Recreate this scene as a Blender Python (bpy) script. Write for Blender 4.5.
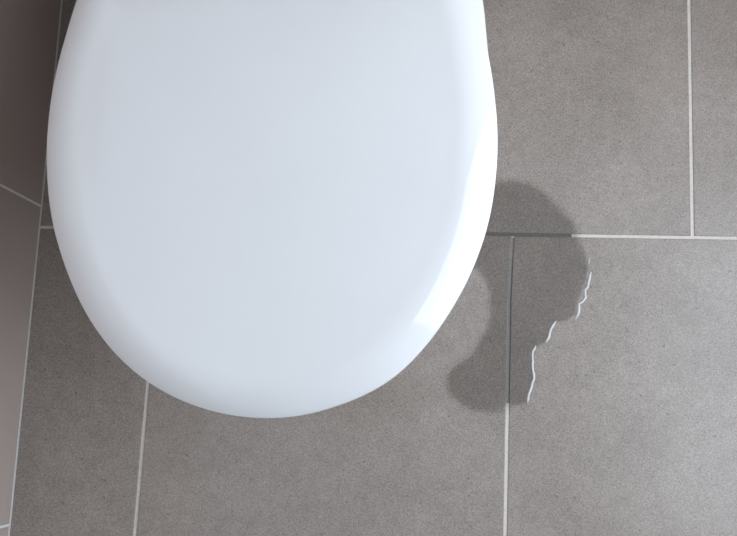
import bpy, bmesh, math, random
from mathutils import Matrix, Vector

# ------------------------------------------------------------------ clear
for o in list(bpy.data.objects):
    bpy.data.objects.remove(o, do_unlink=True)
scene = bpy.context.scene
C = scene.collection
random.seed(7)

# ------------------------------------------------------------------ camera
cam_data = bpy.data.cameras.new('camera')
cam = bpy.data.objects.new('camera', cam_data)
C.objects.link(cam)
cam_data.sensor_fit = 'HORIZONTAL'
cam_data.sensor_width = 36.0
cam_data.lens = 890.05 * 36.0 / 737.0
cam_data.clip_start = 0.01
CAM = Vector((-0.0752, -0.2294, 1.1036))
rot = (Matrix.Rotation(0.0228, 4, 'Z') @ Matrix.Rotation(0.1669, 4, 'X') @ Matrix.Rotation(0.0858, 4, 'Y'))
cam.matrix_world = Matrix.Translation(CAM) @ rot
scene.camera = cam

# ------------------------------------------------------------------ world, light, exposure
world = bpy.data.worlds.new('world')
scene.world = world
world.use_nodes = True
bg = world.node_tree.nodes['Background']
bg.inputs['Color'].default_value = (0.62, 0.78, 1.0, 1)
bg.inputs['Strength'].default_value = 1.0

X_L, X_R, Y_B, Y_F, Z_C = -0.6116, 0.56, 0.36, -1.55, 2.4     # room box
WY0, WY1, WZ0, WZ1 = -0.60, 0.345, 0.24, 1.95                   # window opening in the right wall

ld = bpy.data.lights.new('window_daylight', 'AREA')
ld.shape = 'RECTANGLE'
ld.size = WZ1 - WZ0
ld.size_y = WY1 - WY0
ld.energy = 19.9
ld.color = (0.84, 0.905, 1.0)
lo = bpy.data.objects.new('window_daylight', ld)
C.objects.link(lo)
lo.location = (X_R + 0.07, (WY0 + WY1) / 2, (WZ0 + WZ1) / 2)
lo.rotation_euler = (0, math.radians(90), 0)

vs = scene.view_settings
vs.view_transform = 'Standard'
vs.look = 'None'
vs.gamma = 1.0
vs.use_curve_mapping = False
vs.exposure = 0.0

# ------------------------------------------------------------------ helpers
def obj(name, bm, mat, parent=None, smooth=False):
    me = bpy.data.meshes.new(name)
    bmesh.ops.recalc_face_normals(bm, faces=bm.faces[:])
    bm.to_mesh(me)
    bm.free()
    if smooth:
        for p in me.polygons:
            p.use_smooth = True
    o = bpy.data.objects.new(name, me)
    C.objects.link(o)
    if mat:
        me.materials.append(mat)
    if parent:
        o.parent = parent
    return o

def struct(name, bm, mat):
    o = obj(name, bm, mat)
    o['kind'] = 'structure'
    return o

def tag(o, label, cat, group=None):
    o['label'] = label
    o['category'] = cat
    if group:
        o['group'] = group
    return o

def add_box(bm, x0, x1, y0, y1, z0, z1, bevel=0.0):
    r = bmesh.ops.create_cube(bm, size=1.0)
    for v in r['verts']:
        v.co = Vector((x0 + (v.co.x + .5) * (x1 - x0), y0 + (v.co.y + .5) * (y1 - y0), z0 + (v.co.z + .5) * (z1 - z0)))
    if bevel > 0:
        es = {e for v in r['verts'] for e in v.link_edges}
        bmesh.ops.bevel(bm, geom=list(es), offset=bevel, segments=2, affect='EDGES', profile=0.5)

def loft(bm, rings, cap0=True, cap1=True):
    vr = [[bm.verts.new(c) for c in r] for r in rings]
    n = len(rings[0])
    for a, b in zip(vr, vr[1:]):
        for i in range(n):
            j = (i + 1) % n
            bm.faces.new((a[i], a[j], b[j], b[i]))
    if cap0:
        bm.faces.new(vr[0])
    if cap1:
        bm.faces.new(vr[-1])
    return vr

def add_cyl(bm, p0, p1, r0, r1=None, n=20):
    p0, p1 = Vector(p0), Vector(p1)
    r1 = r0 if r1 is None else r1
    d = (p1 - p0).normalized()
    u = d.orthogonal().normalized()
    w = d.cross(u)
    rings = []
    for p, r in ((p0, r0), (p1, r1)):
        rings.append([p + r * (math.cos(t) * u + math.sin(t) * w) for t in [2 * math.pi * k / n for k in range(n)]])
    loft(bm, rings)

def closed_spline(pts, n):
    """periodic Catmull-Rom, resampled to n points of equal arc length"""
    m = len(pts)
    fine = []
    for i in range(m):
        p0, p1, p2, p3 = (Vector(pts[(i + k) % m]) for k in (-1, 0, 1, 2))
        for s in range(24):
            t = s / 24
            fine.append(0.5 * ((2 * p1) + (p2 - p0) * t + (2 * p0 - 5 * p1 + 4 * p2 - p3) * t * t + (3 * p1 - p0 - 3 * p2 + p3) * t ** 3))
    L = [0.0]
    for i in range(len(fine)):
        L.append(L[-1] + (fine[(i + 1) % len(fine)] - fine[i]).length)
    out, k = [], 0
    for i in range(n):
        s = L[-1] * i / n
        while L[k + 1] < s:
            k += 1
        f = (s - L[k]) / max(1e-9, L[k + 1] - L[k])
        out.append(fine[k].lerp(fine[(k + 1) % len(fine)], f))
    return out

def smooth_loop(pts, it):
    n = len(pts)
    for _ in range(it):
        pts = [(pts[i - 1] + 2 * pts[i] + pts[(i + 1) % n]) / 4 for i in range(n)]
    return pts

def inset_loop(pts, d, soft=0):
    n = len(pts)
    cx = sum(p.x for p in pts) / n
    cy = sum(p.y for p in pts) / n
    out = []
    for i in range(n):
        t = (pts[(i + 1) % n] - pts[i - 1]).normalized()
        nn = Vector((-t.y, t.x))
        if nn.dot(Vector((cx, cy)) - pts[i]) < 0:
            nn = -nn
        out.append(pts[i] + nn * d)
    return smooth_loop(out, soft)

# ------------------------------------------------------------------ materials
def new_mat(name):
    m = bpy.data.materials.new(name)
    m.use_nodes = True
    nt = m.node_tree
    return m, nt, nt.nodes['Principled BSDF']

def N(nt, t, **kw):
    n = nt.nodes.new(t)
    for k, v in kw.items():
        setattr(n, k, v)
    return n

def noise(nt, vec, scale, detail=4, rough=0.6):
    n = N(nt, 'ShaderNodeTexNoise')
    n.inputs['Scale'].default_value = scale
    n.inputs['Detail'].default_value = detail
    n.inputs['Roughness'].default_value = rough
    nt.links.new(vec, n.inputs['Vector'])
    return n.outputs['Fac']

def ramp(nt, fac, stops, interp='LINEAR'):
    r = N(nt, 'ShaderNodeValToRGB')
    r.color_ramp.interpolation = interp
    e = r.color_ramp.elements
    while len(e) < len(stops):
        e.new(0.5)
    for el, (p, c) in zip(e, stops):
        el.position = p
        el.color = (*c, 1) if len(c) == 3 else c
    nt.links.new(fac, r.inputs['Fac'])
    return r.outputs['Color']

def mul(nt, a, b, fac=1.0, mode='MULTIPLY'):
    m = N(nt, 'ShaderNodeMix', data_type='RGBA', blend_type=mode)
    m.inputs[0].default_value = fac
    nt.links.new(a, m.inputs[6])
    nt.links.new(b, m.inputs[7])
    return m.outputs[2]

def bump(nt, h, bsdf, strength, dist):
    b = N(nt, 'ShaderNodeBump')
    b.inputs['Strength'].default_value = strength
    b.inputs['Distance'].default_value = dist
    nt.links.new(h, b.inputs['Height'])
    nt.links.new(b.outputs['Normal'], bsdf.inputs['Normal'])

def g(v):
    return (v, v, v)

def mat_floor_tile():
    m, nt, b = new_mat('grey_stoneware')
    geo = N(nt, 'ShaderNodeNewGeometry')
    oi = N(nt, 'ShaderNodeObjectInfo')
    off = N(nt, 'ShaderNodeVectorMath', operation='SCALE')
    off.inputs[0].default_value = (13.1, 7.7, 3.3)
    nt.links.new(oi.outputs['Random'], off.inputs['Scale'])
    add = N(nt, 'ShaderNodeVectorMath', operation='ADD')
    nt.links.new(geo.outputs['Position'], add.inputs[0])
    nt.links.new(off.outputs[0], add.inputs[1])
    mp = N(nt, 'ShaderNodeMapping')
    mp.inputs['Rotation'].default_value = (0.5, 0.7, 0.3)
    nt.links.new(add.outputs[0], mp.inputs['Vector'])
    v = mp.outputs[0]
    clouds = ramp(nt, noise(nt, v, 11, 5, .6), [(.28, (.294, .250, .216)), (.55, (.332, .283, .245)), (.8, (.370, .317, .276))])
    mid = ramp(nt, noise(nt, v, 60, 6, .8), [(.28, g(.86)), (.5, g(1.0)), (.72, g(1.11))])
    fine = ramp(nt, noise(nt, v, 560, 3, .85), [(.32, g(.58)), (.5, g(1.0)), (.68, g(1.40))])
    col = mul(nt, mul(nt, clouds, mid), fine)
    # scattered dark pits and pale flecks
    vo = N(nt, 'ShaderNodeTexVoronoi')
    vo.inputs['Scale'].default_value = 130
    nt.links.new(v, vo.inputs['Vector'])
    dist = ramp(nt, vo.outputs['Distance'], [(.12, g(1)), (.26, g(0))])
    sep = N(nt, 'ShaderNodeSeparateColor')
    nt.links.new(vo.outputs['Color'], sep.inputs[0])
    pick = ramp(nt, sep.outputs[0], [(.93, g(0)), (.95, g(1))])
    pit = mul(nt, dist, pick)
    mx = N(nt, 'ShaderNodeMix', data_type='RGBA')
    pv = N(nt, 'ShaderNodeMath', operation='MULTIPLY')
    pv.inputs[1].default_value = 0.55
    nt.links.new(pit, pv.inputs[0])
    nt.links.new(pv.outputs[0], mx.inputs[0])
    nt.links.new(col, mx.inputs[6])
    mx.inputs[7].default_value = (.10, .09, .09, 1)
    nt.links.new(mx.outputs[2], b.inputs['Base Color'])
    b.inputs['Roughness'].default_value = 0.25
    b.inputs['Specular IOR Level'].default_value = 0.6
    bump(nt, noise(nt, v, 260, 3, .7), b, 0.12, 0.0006)
    return m

def mat_wall_tile():
    m, nt, b = new_mat('satin_taupe_glaze')
    geo = N(nt, 'ShaderNodeNewGeometry')
    col = ramp(nt, noise(nt, geo.outputs['Position'], 6, 3, .5), [(.3, (.51, .420, .375)), (.7, (.55, .450, .400))])
    nt.links.new(col, b.inputs['Base Color'])
    b.inputs['Roughness'].default_value = 0.22
    bump(nt, noise(nt, geo.outputs['Position'], 30, 2, .5), b, 0.05, 0.0008)
    return m

def mat_grout(name, dark, light, rough=0.85):
    m, nt, b = new_mat(name)
    geo = N(nt, 'ShaderNodeNewGeometry')
    col = ramp(nt, noise(nt, geo.outputs['Position'], 160, 4, .7), [(.3, dark), (.7, light)])
    nt.links.new(col, b.inputs['Base Color'])
    b.inputs['Roughness'].default_value = rough
    bump(nt, noise(nt, geo.outputs['Position'], 600, 2, .6), b, 0.3, 0.0005)
    return m

def mat_plain(name, col, rough, spec=.5, coat=0.0, nscale=20, var=.03, metal=0.0):
    m, nt, b = new_mat(name)
    geo = N(nt, 'ShaderNodeNewGeometry')
    lo_ = tuple(max(0, c * (1 - var)) for c in col)
    c = ramp(nt, noise(nt, geo.outputs['Position'], nscale, 3, .5), [(.3, lo_), (.7, col)])
    nt.links.new(c, b.inputs['Base Color'])
    b.inputs['Roughness'].default_value = rough
    b.inputs['Specular IOR Level'].default_value = spec
    b.inputs['Coat Weight'].default_value = coat
    b.inputs['Coat Roughness'].default_value = 0.05
    b.inputs['Metallic'].default_value = metal
    return m

def mat_wet():
    """thin film of water: darkens the stone below it, slight sheen"""
    m, nt, b = new_mat('water_film')
    nt.nodes.remove(b)
    out = nt.nodes['Material Output']
    at = N(nt, 'ShaderNodeAttribute', attribute_name='wet')
    geo = N(nt, 'ShaderNodeNewGeometry')
    nz = noise(nt, geo.outputs['Position'], 110, 4, .7)
    a = N(nt, 'ShaderNodeMath', operation='MULTIPLY_ADD')      # ragged soaking edge
    a.inputs[1].default_value = 0.8
    a.inputs[2].default_value = -0.40
    nt.links.new(nz, a.inputs[0])
    s = N(nt, 'ShaderNodeMath', operation='ADD')
    nt.links.new(a.outputs[0], s.inputs[0])
    nt.links.new(at.outputs['Fac'], s.inputs[1])
    big = noise(nt, geo.outputs['Position'], 16, 2, .5)        # patches soaked more and less
    s1 = N(nt, 'ShaderNodeMath', operation='MULTIPLY_ADD')
    s1.inputs[1].default_value = -1.1
    s1.inputs[2].default_value = 0.53
    nt.links.new(big, s1.inputs[0])
    s2 = N(nt, 'ShaderNodeMath', operation='ADD')
    nt.links.new(s.outputs[0], s2.inputs[0])
    nt.links.new(s1.outputs[0], s2.inputs[1])
    tint = ramp(nt, s2.outputs[0], [(.10, g(1.0)), (.90, (.755, .75, .742))], 'EASE')
    tr = N(nt, 'ShaderNodeBsdfTransparent')
    nt.links.new(tint, tr.inputs['Color'])
    gl = N(nt, 'ShaderNodeBsdfGlossy')
    gl.inputs['Roughness'].default_value = 0.3
    mx = N(nt, 'ShaderNodeMixShader')
    fr = N(nt, 'ShaderNodeMath', operation='MULTIPLY')
    fr.inputs[1].default_value = 0.012
    nt.links.new(at.outputs['Fac'], fr.inputs[0])
    nt.links.new(fr.outputs[0], mx.inputs[0])
    nt.links.new(tr.outputs[0], mx.inputs[1])
    nt.links.new(gl.outputs[0], mx.inputs[2])
    nt.links.new(mx.outputs[0], out.inputs['Surface'])
    return m

M_TILE = mat_floor_tile()
M_WTILE = mat_wall_tile()
M_GROUT = mat_grout('pale_grout', (.64, .58, .53), (.78, .71, .65))
M_WGROUT = mat_grout('white_wall_grout', (.84, .82, .80), (.92, .90, .88))
M_WETGROUT_SHADE = mat_grout('soaked_grout_and_shade', (.15, .138, .125), (.19, .175, .16), .5)  # soaked joint colour, also used to paint the recess shade of one joint
M_DAMPGROUT = mat_grout('damp_grout', (.31, .29, .27), (.37, .35, .33), .5)
M_SEAL = mat_grout('pale_sealant', (.62, .59, .56), (.70, .67, .64), .5)
M_PAINT = mat_plain('white_wall_paint', (.88, .88, .88), .7, nscale=60)
M_DOORGREY = mat_plain('grey_wall_paint', (.66, .65, .64), .6, nscale=60)
M_CEIL = mat_plain('white_ceiling_paint', (.90, .90, .90), .8, nscale=60)
M_LID = mat_plain('white_duroplast', (.725, .72, .715), .05, .5, .0, var=.01)
M_CERAMIC = mat_plain('white_glazed_ceramic', (.78, .775, .765), .12, .5, .3, var=.01)
M_RUBBER = mat_plain('grey_rubber', (.5, .5, .5), .6)
M_CHROME = mat_plain('chrome', (.75, .75, .77), .15, metal=1.0)
M_FRAME = mat_plain('white_window_frame', (.82, .82, .82), .35)
M_WET = mat_wet()
M_BEAD_GLINT, _nt, _b = new_mat('water_bead_painted_glint')
_b.inputs['Base Color'].default_value = (.93, .92, .91, 1)  # milky white base colour paints the glint along the water's edge
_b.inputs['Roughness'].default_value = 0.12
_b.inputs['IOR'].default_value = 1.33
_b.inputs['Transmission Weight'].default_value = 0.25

# ------------------------------------------------------------------ floor: grout bed and separate tiles
TW = 0.45          # tile pitch
HJ = 0.0020        # half joint width
bm = bmesh.new()
add_box(bm, X_L, X_R, Y_F, Y_B, -0.05, -0.0011)
floor = struct('floor', bm, M_GROUT)

def joint_x(x, y):
    """slightly wandering upright joints as laid"""
    if abs(x) < 1e-6 and y > -0.46:
        t = [(0.0, .0046), (-.04, .0022), (-.08, .0008), (-.21, .0001), (-.45, -.0016)]
        for (ya, xa), (yb, xb) in zip(t, t[1:]):
            if y >= yb - 1e-6:
                return xa + (xb - xa) * (ya - y) / (ya - yb)
    if abs(x - TW / 2) < 1e-6 and y >= -1e-6:
        return x - .0018 + y * .0075
    if abs(x + TW) < 1e-6 and y > -0.46:
        return x + .0022 + y * .0098
    return x

def row_y(x, y):
    if abs(y) < 1e-6:
        return -.0010 + .0027 * (x + .6) / .88
    return y

def tile_prism(pts, z0, z1, bev):
    """polygon prism with a fine rounded top arris; pts counter-clockwise (x, y)"""
    n = len(pts)
    P = [Vector(p) for p in pts]
    def ins(d):
        out = []
        for i in range(n):
            e0 = (P[i] - P[i - 1]).normalized()
            e1 = (P[(i + 1) % n] - P[i]).normalized()
            n0, n1 = Vector((-e0.y, e0.x)), Vector((-e1.y, e1.x))
            k = 1 + n0.dot(n1)
            out.append(P[i] + (n0 + n1) * (d / max(.2, k)))
        return out
    bm = bmesh.new()
    loft(bm, [[(p.x, p.y, z0) for p in P], [(p.x, p.y, z1 - bev) for p in P],
              [(p.x, p.y, z1 - bev * .3) for p in ins(bev * .3)], [(p.x, p.y, z1) for p in ins(bev)]])
    return bm

rows = range(-4, 1)
for r in rows:
    y0, y1 = r * TW, (r + 1) * TW
    ph = 0.0 if r % 2 else TW / 2           # half-bond
    for c in range(-4, 4):
        x0, x1 = c * TW + ph, (c + 1) * TW + ph
        ya, yb = max(y0, Y_F), min(y1, Y_B)
        xa, xb = max(x0, X_L), min(x1, X_R)
        if xb - xa < .02 or yb - ya < .02:
            continue
        ks = [0, .09, .18, .47, 1] if r == -1 else [0, .5, 1]
        def edge(x, cut, sgn):
            out = []
            for k in ks:
                y = (y1 - (y1 - y0) * k)
                y = min(max(y, ya), yb)
                yy = row_y(x, y) + (HJ if k == 1 else -HJ if k == 0 else 0)
                xx = x if cut else joint_x(x, y) + sgn * HJ
                if not out or abs(out[-1][1] - yy) > .004:
                    out.append((xx, yy))
            return out
        left = edge(xa, xa > x0 + 1e-6, 1)          # top to bottom
        right = edge(xb, xb < x1 - 1e-6, -1)
        pts = left + right[::-1]
        obj('floor_tile', tile_prism(pts, -.009, 0.0, .0009), M_TILE, floor)

# joints soaked dark by the leak, plus one strip of painted recess shade
def strip(pts, w, z0, z1, name, mat, parent, label=None):
    bm = bmesh.new()
    rings = []
    for i, p in enumerate(pts):
        a = Vector(pts[max(0, i - 1)]); b = Vector(pts[min(len(pts) - 1, i + 1)])
        t = (b - a).normalized(); nn = Vector((-t.y, t.x)) * w
        p = Vector(p)
        rings.append([(p.x - nn.x, p.y - nn.y, z0), (p.x + nn.x, p.y + nn.y, z0), (p.x + nn.x, p.y + nn.y, z1), (p.x - nn.x, p.y - nn.y, z1)])
    loft(bm, rings)
    o = obj(name, bm, mat, parent)
    if label:
        o['label'] = label
    return o
strip([(x, row_y(x, 0)) for x in (-.16, -.06, .0, .04, .0768)], HJ * 1.05, -.004, -.0009, 'grout_joint', M_WETGROUT_SHADE, floor, 'water-darkened grout joint running across the puddle')
ys = (-.003, -.04, -.08, -.14, -.208)
strip([(joint_x(0, y) - .0006, y) for y in ys], .0015, -.004, -.0004, 'grout_joint', M_DAMPGROUT, floor, 'damp grey grout joint running along the puddle')
strip([(joint_x(0, y) + .0014, y) for y in ys], .0007, -.004, -.0010, 'grout_joint', M_WETGROUT_SHADE, floor, 'dark thin strip painting the recess shade at the edge of the grout joint')  # dark colour stands in for the shadow inside the joint's recess

# ------------------------------------------------------------------ left wall with its tiles
WT = 0.008
bm = bmesh.new()
add_box(bm, X_L - .10, X_L - .0003, Y_F, Y_B, -.05, Z_C)
wall_l = struct('wall_left', bm, M_WGROUT)
PW, PH = .4068, .30
def wall_tiles(parent, along, rows_z, place):
    for a0, a1 in along:
        for k in range(rows_z):
            z0, z1 = .0014 + k * PH, .0014 + (k + 1) * PH - .003
            bm = tile_prism([(a0 + .0014, z0), (a1 - .0014, z0), (a1 - .0014, z1), (a0 + .0014, z1)], -WT, 0, .0008)
            for v in bm.verts:
                v.co = place(v.co)
            obj('wall_tile', bm, M_WTILE, parent)
js = [.0268 + PW * k for k in range(-4, 2)]
spans = [(max(a, Y_F), min(a + PW, Y_B - .001)) for a in js if min(a + PW, Y_B) - max(a, Y_F) > .03]
spans = [(Y_F, spans[0][0])] + spans if spans[0][0] - Y_F > .03 else spans
wall_tiles(wall_l, spans, 3, lambda c: Vector((X_L + c.z * 1.0, c.x, c.y)))
# pale sealant bead where wall meets floor
bm = bmesh.new()
prof = [(0, -.001)] + [(.0001 + .0011 * math.cos(t), .0014 * math.sin(t)) for t in [math.pi / 2 * k / 5 for k in range(6)]] + [(0, .0016)]
loft(bm, [[(X_L + px, y, pz) for px, pz in prof] for y in (Y_F, Y_B)])
struct('trim_1', bm, M_SEAL)

# back wall
bm = bmesh.new()
add_box(bm, X_L - .10, X_R + .10, Y_B + .0006, Y_B + .10, -.05, Z_C)
wall_b = struct('wall_back', bm, M_WGROUT)
xs = [X_L + PW * k for k in range(4)]
wall_tiles(wall_b, [(a, min(a + PW, X_R)) for a in xs if min(a + PW, X_R) - a > .03], 3,
           lambda c: Vector((c.x, Y_B - c.z, c.y)))

for par, dims in ((wall_l, (X_L - .008, X_L - .0002, Y_F, Y_B)), (wall_b, (X_L, X_R, Y_B + .0002, Y_B + .008))):
    bm = bmesh.new()
    add_box(bm, *dims, .0014 + 3 * PH, Z_C)
    obj('plaster_panel', bm, M_PAINT, par)

# right wall with window opening, front wall, ceiling
bm = bmesh.new()
add_box(bm, X_R, X_R + .12, Y_F, WY0, -.05, Z_C)
add_box(bm, X_R, X_R + .12, WY1, Y_B, -.05, Z_C)
add_box(bm, X_R, X_R + .12, WY0, WY1, -.05, WZ0)
add_box(bm, X_R, X_R + .12, WY0, WY1, WZ1, Z_C)
struct('wall_right', bm, M_PAINT)
bm = bmesh.new()
add_box(bm, X_L - .10, X_R + .12, Y_F - .10, Y_F, -.05, Z_C)
struct('wall_front', bm, M_DOORGREY)
bm = bmesh.new()
add_box(bm, X_L - .10, X_R + .12, Y_F - .10, Y_B + .10, Z_C, Z_C + .08)
struct('ceiling', bm, M_CEIL)
bm = bmesh.new()
fw = .045
for a, b_, c_, d_ in ((WY0, WY0 + fw, WZ0, WZ1), (WY1 - fw, WY1, WZ0, WZ1), (WY0 + fw, WY1 - fw, WZ0, WZ0 + fw), (WY0 + fw, WY1 - fw, WZ1 - fw, WZ1)):
    add_box(bm, X_R + .02, X_R + .06, a, b_, c_, d_, .004)
win = struct('window_1', bm, M_FRAME)
bm = bmesh.new()
add_box(bm, X_R - .03, X_R + .02, WY0 - .02, WY1 + .02, WZ0 - .02, WZ0 + .004, .003)
obj('window_sill', bm, M_FRAME, win)
M_PANE, _nt, _b = new_mat('window_glass')
_nt.nodes.remove(_b)
_tr = N(_nt, 'ShaderNodeBsdfTransparent')
_tr.inputs['Color'].default_value = (.97, .98, .98, 1)
_gl = N(_nt, 'ShaderNodeBsdfGlossy')
_gl.inputs['Roughness'].default_value = 0.02
_mx = N(_nt, 'ShaderNodeMixShader')
_mx.inputs[0].default_value = 0.04
_nt.links.new(_tr.outputs[0], _mx.inputs[1])
_nt.links.new(_gl.outputs[0], _mx.inputs[2])
_nt.links.new(_mx.outputs[0], _nt.nodes['Material Output'].inputs['Surface'])
bm = bmesh.new()
add_box(bm, X_R + .037, X_R + .043, WY0 + fw, WY1 - fw, WZ0 + fw, WZ1 - fw)
obj('pane', bm, M_PANE, win)

# ------------------------------------------------------------------ toilet
toilet = bpy.data.objects.new('toilet', None)
C.objects.link(toilet)
toilet.location = (-.226, .05, 0)
tag(toilet, 'white toilet with closed glossy lid standing close to the taupe tiled wall', 'toilet')
T0 = Vector(toilet.location)
def tob(name, bm, mat, parent=None, smooth=True):
    for v in bm.verts:
        v.co -= T0
    return obj(name, bm, mat, parent or toilet, smooth)

LID = [(-.3985, .128), (-.4010, .1167), (-.4053, .0928), (-.4104, .0672), (-.4150, .0276), (-.4147, -.0184), (-.4119, -.0401), (-.4084, -.0616),
       (-.4020, -.0854), (-.3943, -.1055), (-.3833, -.1295), (-.3678, -.1563), (-.3492, -.1795), (-.3329, -.1950), (-.3120, -.2100),
       (-.2882, -.2218), (-.2686, -.2284), (-.2454, -.2334), (-.2150, -.2350), (-.1850, -.2315), (-.1494, -.2195), (-.1278, -.2086),
       (-.1087, -.1940), (-.0853, -.1665), (-.0747, -.1495), (-.0641, -.1309), (-.0560, -.1128), (-.0462, -.0842), (-.0407, -.0565),
       (-.0378, -.0243), (-.0376, -.0033), (-.0385, .0119), (-.0415, .0391), (-.0445, .0572), (-.0471, .0702), (-.0525, .0938),
       (-.0598, .1151), (-.068, .135), (-.080, .157), (-.096, .176), (-.118, .190), (-.150, .197), (-.190, .199), (-.227, .199),
       (-.265, .199), (-.305, .197), (-.335, .190), (-.358, .176), (-.375, .158), (-.388, .143)]
OUT = smooth_loop(closed_spline(LID, 180), 6)

# lid: lip, rounded shoulder, gently domed top
Z_RIM = .405
prof = [(.006, .3905), (.0025, .3915), (.0008, .396), (.0, .4030)]
SH_D, SH_H = .036, .0125
for k in range(0, 17):
    u = (k / 16) ** 1.5
    prof.append((.0003 + SH_D * u, .4200 - SH_H * (1 - u) ** 2.5))
rings = []
for d, z in prof:
    loop = inset_loop(OUT, d, int(d * 300))
    rings.append([(p.x, p.y, z) for p in loop])
base = [Vector((x, y)) for x, y, z in rings[-1]]
cen = Vector((-.226, -.012))
for k in range(1, 14):
    s = 1 - k / 14
    z = .4200 + .0036 * (1 - s * s)
    rings.append([(cen.x + (p.x - cen.x) * s, cen.y + (p.y - cen.y) * s, z) for p in base])
bm = bmesh.new()
vr = loft(bm, rings, cap0=False, cap1=False)
top = bm.verts.new((cen.x, cen.y, .4236))
for i in range(len(vr[-1])):
    bm.faces.new((vr[-1][i], vr[-1][(i + 1) % len(vr[-1])], top))
# underside
under = inset_loop(OUT, .010, 1)
ur = [[(p.x, p.y, .3915) for p in under], [(p.x, p.y, .3965) for p in inset_loop(OUT, .013, 2)]]
uv = [[bm.verts.new(c) for c in r] for r in ur]
chain = [vr[0]] + uv
for a, b_ in zip(chain, chain[1:]):
    for i in range(len(a)):
        j = (i + 1) % len(a)
        bm.faces.new((a[i], b_[i], b_[j], a[j]))
bm.faces.new(uv[-1])
lid = tob('lid', bm, M_LID)

# seat ring below the lid
so = inset_loop(OUT, .0035, 2)
def seat_loop(d, z):
    return [(p.x, p.y, z) for p in inset_loop(so, d, int(d * 300))]
bm = bmesh.new()
rs = [seat_loop(.003, .3710), seat_loop(.0006, .3730), seat_loop(0, .3790), seat_loop(.0008, .3855), seat_loop(.005, .3885),
      seat_loop(.030, .3900), seat_loop(.060, .3880), seat_loop(.068, .3830), seat_loop(.066, .3740), seat_loop(.060, .3712)]
vr = loft(bm, rs, False, False)
n = len(rs[0])
for i in range(n):
    j = (i + 1) % n
    bm.faces.new((vr[-1][i], vr[-1][j], vr[0][j], vr[0][i]))
seat = tob('seat', bm, M_LID)

# ceramic pan: lofted outlines from rim down to foot
def pan_ring(hw, yf, yb, z, sq, hb=None):
    """half width hw, rounded front at yf, straight to the wall at yb"""
    hb = hw if hb is None else hb
    cx, out = -.2275, []
    ym = .045
    n = 40
    for k in range(n + 1):                                   # rounded front, left to right
        t = math.pi - math.pi * k / n
        c_, s_ = math.cos(t), math.sin(t)
        out.append((cx + hw * math.copysign(abs(c_) ** (2 / sq), c_), ym - (ym - yf) * abs(s_) ** (2 / sq), z))
    for k in range(1, 9):
        f = k / 8
        e = f * f * (3 - 2 * f)
        out.append((cx + hw + (hb - hw) * e, ym + (yb - ym) * f, z))
    for k in range(1, 8):
        out.append((cx + hb - 2 * hb * k / 8, yb, z))
    for k in range(8, 0, -1):
        f = k / 8
        e = f * f * (3 - 2 * f)
        out.append((cx - hw - (hb - hw) * e, ym + (yb - ym) * f, z))
    return out
YP = Y_B - .0005
bm = bmesh.new()
loft(bm, [pan_ring(.118, -.085, YP, .0, 2.3, .125), pan_ring(.118, -.085, YP, .03, 2.3, .125), pan_ring(.121, -.092, YP, .10, 2.2, .128),
          pan_ring(.132, -.115, YP, .18, 2.15, .135), pan_ring(.153, -.155, YP, .26, 2.1, .146), pan_ring(.174, -.198, YP, .32, 2.1, .153),
          pan_ring(.1835, -.214, YP, .345, 2.1, 0.1495), pan_ring(.1850, -.216, YP, .358, 2.1, 0.1500), pan_ring(.1835, -.213, YP, .3665, 2.1, 0.1485),
          pan_ring(.1795, -.206, YP, .3705, 2.1, 0.1450)])
pan = tob('pan', bm, M_CERAMIC)
for sx in (-1, 1):                                           # hinges behind the lid
    bm = bmesh.new()
    hx = -.2275 + sx * .078
    add_cyl(bm, (hx, .228, .3706), (hx, .228, .379), .019, .017, 24)
    add_cyl(bm, (hx - .020, .222, .392), (hx + .020, .222, .392), .0115, n=20)
    add_box(bm, hx - .012, hx + .012, .195, .222, .384, .399, .003)
    tob('hinge', bm, M_CHROME, smooth=False)
for sx in (-1, 1):                                           # floor screw caps
    bm = bmesh.new()
    yx, xx = .16, -.2275 + sx * .1175
    add_cyl(bm, (xx, yx, .045), (xx + sx * .006, yx, .045), .009, .007, 18)
    tob('screw_cap', bm, M_LID, pan, False)

# flush plate on the back wall
fp = bpy.data.objects.new('flush_plate', None)
C.objects.link(fp)
fp.location = (-.2275, Y_B, 1.0)
tag(fp, 'white dual flush plate on the tiled wall behind the toilet', 'flush plate')
bm = bmesh.new(); add_box(bm, -.123, .123, -.012, 0, -.082, .082, .004); obj('plate', bm, M_FRAME, fp)
for a, b_ in ((-.108, .018), (.024, .108)):
    bm = bmesh.new(); add_box(bm, a, b_, -.017, -.011, -.066, .066, .002); obj('button', bm, M_FRAME, fp)

# ------------------------------------------------------------------ puddle
def R3():
    return rot.to_3x3()
def floor_pt(px, py):
    """the spot on the floor seen in the photograph, so that outlines measured there become metres on the floor"""
    d = R3() @ Vector(((px - 368.5) / 890.05, -(py - 268) / 890.05, -1))
    t = -CAM.z / d.z
    return Vector((CAM.x + t * d.x, CAM.y + t * d.y))
PUD = [(440, 196), (470, 189), (496, 184), (510, 180), (527, 181), (539, 187), (550, 199), (563, 210), (574, 222), (582, 238), (587, 254), (588, 268),
       (586, 282), (582, 292), (578, 300), (575, 314), (566, 320), (556, 322), (550, 332), (544, 343), (537, 347), (533, 357),
       (533, 372), (533, 381), (529, 393), (525, 403), (512, 409), (497, 413), (478, 412), (462, 407), (451, 398), (446, 387), (447, 376), (455, 366),
       (470, 357), (481, 344), (488, 330), (492, 313), (492, 298), (488, 285), (481, 275), (468, 268), (440, 262)]
P = [floor_pt(*q) for q in PUD]
def seg_d(p, a, b):
    ab = b - a
    t = max(0, min(1, (p - a).dot(ab) / ab.length_squared))
    return (p - a - ab * t).length, t
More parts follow.
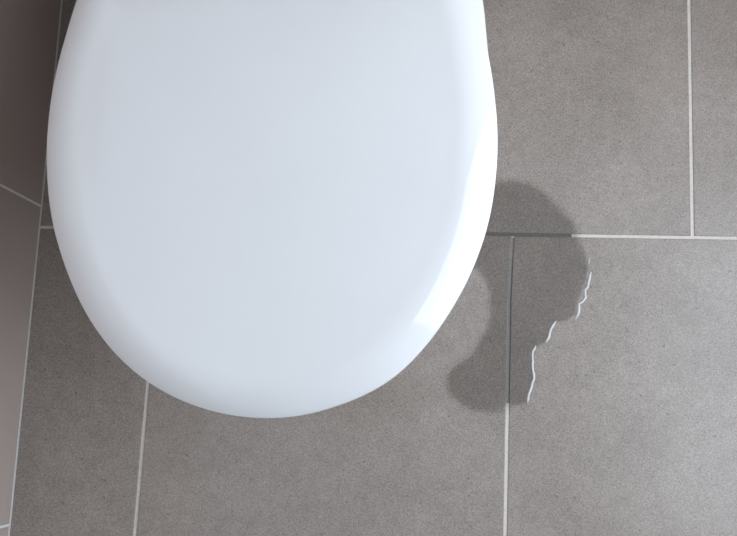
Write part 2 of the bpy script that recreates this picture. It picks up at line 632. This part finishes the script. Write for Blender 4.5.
def inside(p, poly):
    r = False
    for i in range(len(poly)):
        a, b = poly[i - 1], poly[i]
        if (a.y > p.y) != (b.y > p.y) and p.x < (b.x - a.x) * (p.y - a.y) / (b.y - a.y) + a.x:
            r = not r
    return r
# edge softness in metres (crisp where the water bulges on the right, soaked in elsewhere)
SOFT = [.0045 if 10 <= i <= 25 else (.009 if 32 <= i <= 39 else .014) for i in range(len(P))]
step = .0022
bx0, bx1 = min(p.x for p in P) - .014, max(p.x for p in P) + .014
by0, by1 = min(p.y for p in P) - .014, max(p.y for p in P) + .014
nx, ny = int((bx1 - bx0) / step) + 1, int((by1 - by0) / step) + 1
grid, verts, wet = {}, [], []
for iy in range(ny):
    for ix in range(nx):
        q = Vector((bx0 + ix * step, by0 + iy * step))
        best, sf = 9, .01
        for i in range(len(P)):
            d, t = seg_d(q, P[i], P[(i + 1) % len(P)])
            if d < best:
                best, sf = d, SOFT[i] * (1 - t) + SOFT[(i + 1) % len(P)] * t
        sd = best if inside(q, P) else -best
        w = max(0.0, min(1.0, .5 + sd / (2 * sf)))
        if w > 0:
            w = w * w * (3 - 2 * w)
            grid[ix, iy] = len(verts)
            verts.append((q.x, q.y, .00015 + .0006 * w))
            wet.append(w)
faces = []
for (ix, iy), a in grid.items():
    k = [(ix + 1, iy), (ix + 1, iy + 1), (ix, iy + 1)]
    if all(c in grid for c in k):
        faces.append((a, *(grid[c] for c in k)))
me = bpy.data.meshes.new('puddle')
me.from_pydata(verts, [], faces)
at = me.attributes.new('wet', 'FLOAT', 'POINT')
for i, w in enumerate(wet):
    at.data[i].value = w
for p_ in me.polygons:
    p_.use_smooth = True
me.materials.append(M_WET)
puddle = bpy.data.objects.new('puddle', me)
C.objects.link(puddle)
tag(puddle, 'dark wet patch of leaked water on the grey floor tiles beside the toilet', 'puddle')

BEADS = [[(589.6, 258.5), (588.7, 264)],
         [(591.2, 272), (589.6, 279), (588.2, 286.5), (585.2, 290), (585.3, 294), (585.8, 297.5), (583, 301.5), (579, 304), (579.2, 309), (577.8, 315), (575, 319.5)],
         [(556, 321), (552.8, 326), (550, 332), (548.8, 337.5), (545.3, 343)],
         [(535.8, 345.5), (532.8, 351.5), (533, 361), (533, 371), (534, 379), (531.5, 387), (528.5, 395), (527.3, 403)]]
for line in BEADS:
    wavy = [line[0]]
    for qa, qb in zip(line, line[1:]):
        k = max(1, int(math.hypot(qb[0] - qa[0], qb[1] - qa[1]) / 3))
        for j in range(1, k + 1):
            jit = 0 if j == k else random.uniform(-.8, .8)
            wavy.append((qa[0] + (qb[0] - qa[0]) * j / k + jit, qa[1] + (qb[1] - qa[1]) * j / k))
    pts = [floor_pt(*q) for q in wavy]
    bm = bmesh.new()
    rings = []
    for i, p in enumerate(pts):
        a, b_ = pts[max(0, i - 1)], pts[min(len(pts) - 1, i + 1)]
        t = (b_ - a).normalized(); nn = Vector((-t.y, t.x))
        e = .45 if i in (0, len(pts) - 1) else random.uniform(.85, 1.15)
        w, h = .00145 * e, .0012 * e
        rings.append([(p.x + nn.x * w * math.cos(f), p.y + nn.y * w * math.cos(f), .0002 + h * math.sin(f)) for f in [math.pi * k / 8 for k in range(9)]])
    loft(bm, rings)
    o = obj('water_bead_painted_glint', bm, M_BEAD_GLINT, puddle, True)
    o['label'] = 'raised rim of water at the puddle edge with its bright glint painted white'
